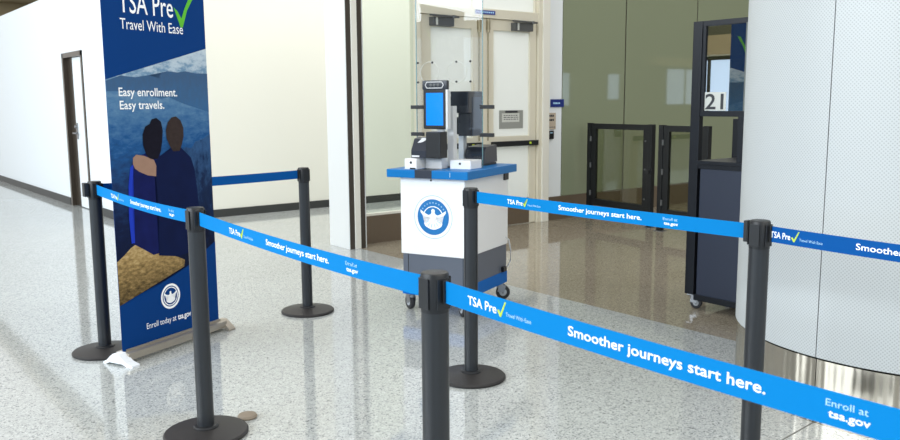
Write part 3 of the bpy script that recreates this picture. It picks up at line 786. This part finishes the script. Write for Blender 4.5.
# ------------------------------------------------------------------ glass gates
def gate(x0, y0, x1, y1, label):
    L = math.hypot(x1 - x0, y1 - y0)
    t = thing('glass_gate', (x0, y0, 0), math.atan2(y1 - y0, x1 - x0), label, 'gate', 'low glass gates in front of the olive glass wall')
    for x in (0, L):
        g = MB().span((x - .03, -.03, .006), (x + .03, .03, 1.17), .004).build('gate_post', M['gate_frame'], t)
        MB().span((x - .05, -.05, 0), (x + .05, .05, .008), .002).build('foot_plate', M['chrome'], g)
    fr = MB()
    fr.span((.032, -.022, .17), (.108, .022, 1.165), .003); fr.span((L - .108, -.022, .17), (L - .032, .022, 1.165), .003)
    fr.span((.108, -.022, 1.10), (L - .108, .022, 1.165), .003); fr.span((.108, -.022, .17), (L - .108, .022, .25), .003)
    fr.build('leaf_frame', M['gate_frame'], t)
    MB().span((.106, -.005, .248), (L - .106, .005, 1.102)).build('pane', M['gate_glass'], t)
    for z in (.32, .66, .98):
        MB().cyl((.035, -.028, z - .03), (.035, -.028, z + .03), .012).build('hinge', M['grey_closer'], t)
        MB().lathe([(0, 0), (.012, 0), (.01, .008), (0, .01)], (L - .07, -.022, z), 14, (0, -1, 0)).build('rivet', M['grey_closer'], t)
    MB().span((L - .035, -.06, .62), (L + .02, -.028, .66), .004).build('latch', M['black2'], t)
    return t
gate(7.70, 6.93, 7.60, 5.93, 'dark framed glass gate, left of the pair, nearest the double doors')
gate(7.49, 5.70, 7.45, 5.10, 'dark framed glass gate, right of the pair, half hidden by the podium frame')

# ------------------------------------------------------------------ boarding podium
pd = thing('podium', (4.80, 3.392, 0), 0, 'tall dark navy boarding podium on castors with number 21 on its glass screen', 'podium')
# local: x depth (away from the lane), y along its front towards the column (negative)
D, Ln = .55, -1.40
for a_, b_ in (((.0, -.035, .10), (.045, .035, 1.95)), ((D - .045, -.035, .10), (D, .035, 1.3)), ((.0, Ln, .10), (.045, Ln + .06, 1.95))):
    MB().span(a_, b_, .003).build('frame_post', M['podium_frame'], pd)
mb = MB(); mb.span((.005, Ln + .06, 1.915), (.04, -.035, 1.95), .002); mb.span((.005, Ln + .06, 1.325), (.04, -.035, 1.362), .002)
mb.span((.008, -.06, 1.362), (.036, -.035, 1.915)); mb.build('screen_frame', M['podium_frame'], pd)
gp = MB().span((.018, Ln + .06, 1.36), (.026, -.058, 1.917)).build('screen_glass', M['desk_glass'], pd)
fd = lambda u, v, w: (.0175 - w, -u, v)
mb = MB(); add_text(mb, '21', .066, .204, 1.374, .10, fd, bold=.015); mb.build('number_lettering', M['dark_ink'], gp)
mb = MB(); mb.flat([(.060, 1.364), (.222, 1.364), (.222, 1.485), (.060, 1.485)], lambda u, v, w: (.0178 - w, -u, v), .0002); mb.build('number_backing', M['window_lit'] if False else M['notice_light'], gp)
MB().span((.003, -.365, 1.03), (.035, -.325, 1.33), .002).build('screen_support', M['podium_frame'], pd)
MB().cyl((-.012, -.395, 1.362), (-.012, -.395, 1.915), .024).build('grey_tube', M['pale_post'], pd, 40)  # tube added before the glass to cover the banner's reflection
mb = MB(); mb.span((-.004, Ln, 1.005), (D + .02, -.03, 1.03), .003); mb.build('worktop', M['podium_frame'], pd)
MB().span((.004, Ln, .065), (D, -.035, .105), .003).build('bottom_rail', M['podium_frame'], pd); MB().span((.004, Ln, .975), (D, -.035, 1.005), .002).build('top_rail', M['podium_frame'], pd)
mb = MB(); mb.span((.012, Ln + .01, .105), (D - .01, -.05, .975), .002); mb.build('body_panel', M['podium'], pd)
for x, y, a in ((.03, -.01, -1.2), (D - .05, -.02, 1.2), (.04, Ln + .06, -2.4), (D - .05, Ln + .06, -1)):
    castor(x, y, a, pd, r=.04, top=.102)

# ------------------------------------------------------------------ light
world = bpy.data.worlds.new('daylit_hall'); scene.world = world; world.use_nodes = True
bg = world.node_tree.nodes['Background']; bg.inputs[0].default_value = (1.0, .985, .955, 1); bg.inputs[1].default_value = .92
def area(name, loc, target, sx, sy, e, col):
    l = bpy.data.lights.new(name, 'AREA'); l.shape = 'RECTANGLE'; l.size = sx; l.size_y = sy; l.energy = e; l.color = col
    o = bpy.data.objects.new(name, l); COL.objects.link(o); o.location = loc
    o.rotation_euler = (Vector(target) - Vector(loc)).to_track_quat('-Z', 'Y').to_euler()
    return o
area('window_daylight', (-8.5, 6, 4.6), (3, 7, 0.6), 12, 3, 1350, (.86, .94, 1))
area('hall_light', (3.5, -4.5, 4.8), (4, 5, 1), 10, 3, 360, (1, .96, .88))

area('back_room_fill', (8, 8.6, 4.4), (8, 8.8, 0), 8, 1.6, 120, (1, .98, .93))  # unseen fill, added to brighten the back room and the door glass

scene.view_settings.view_transform = 'Standard'
scene.view_settings.look = 'None'
scene.view_settings.exposure = 0.14
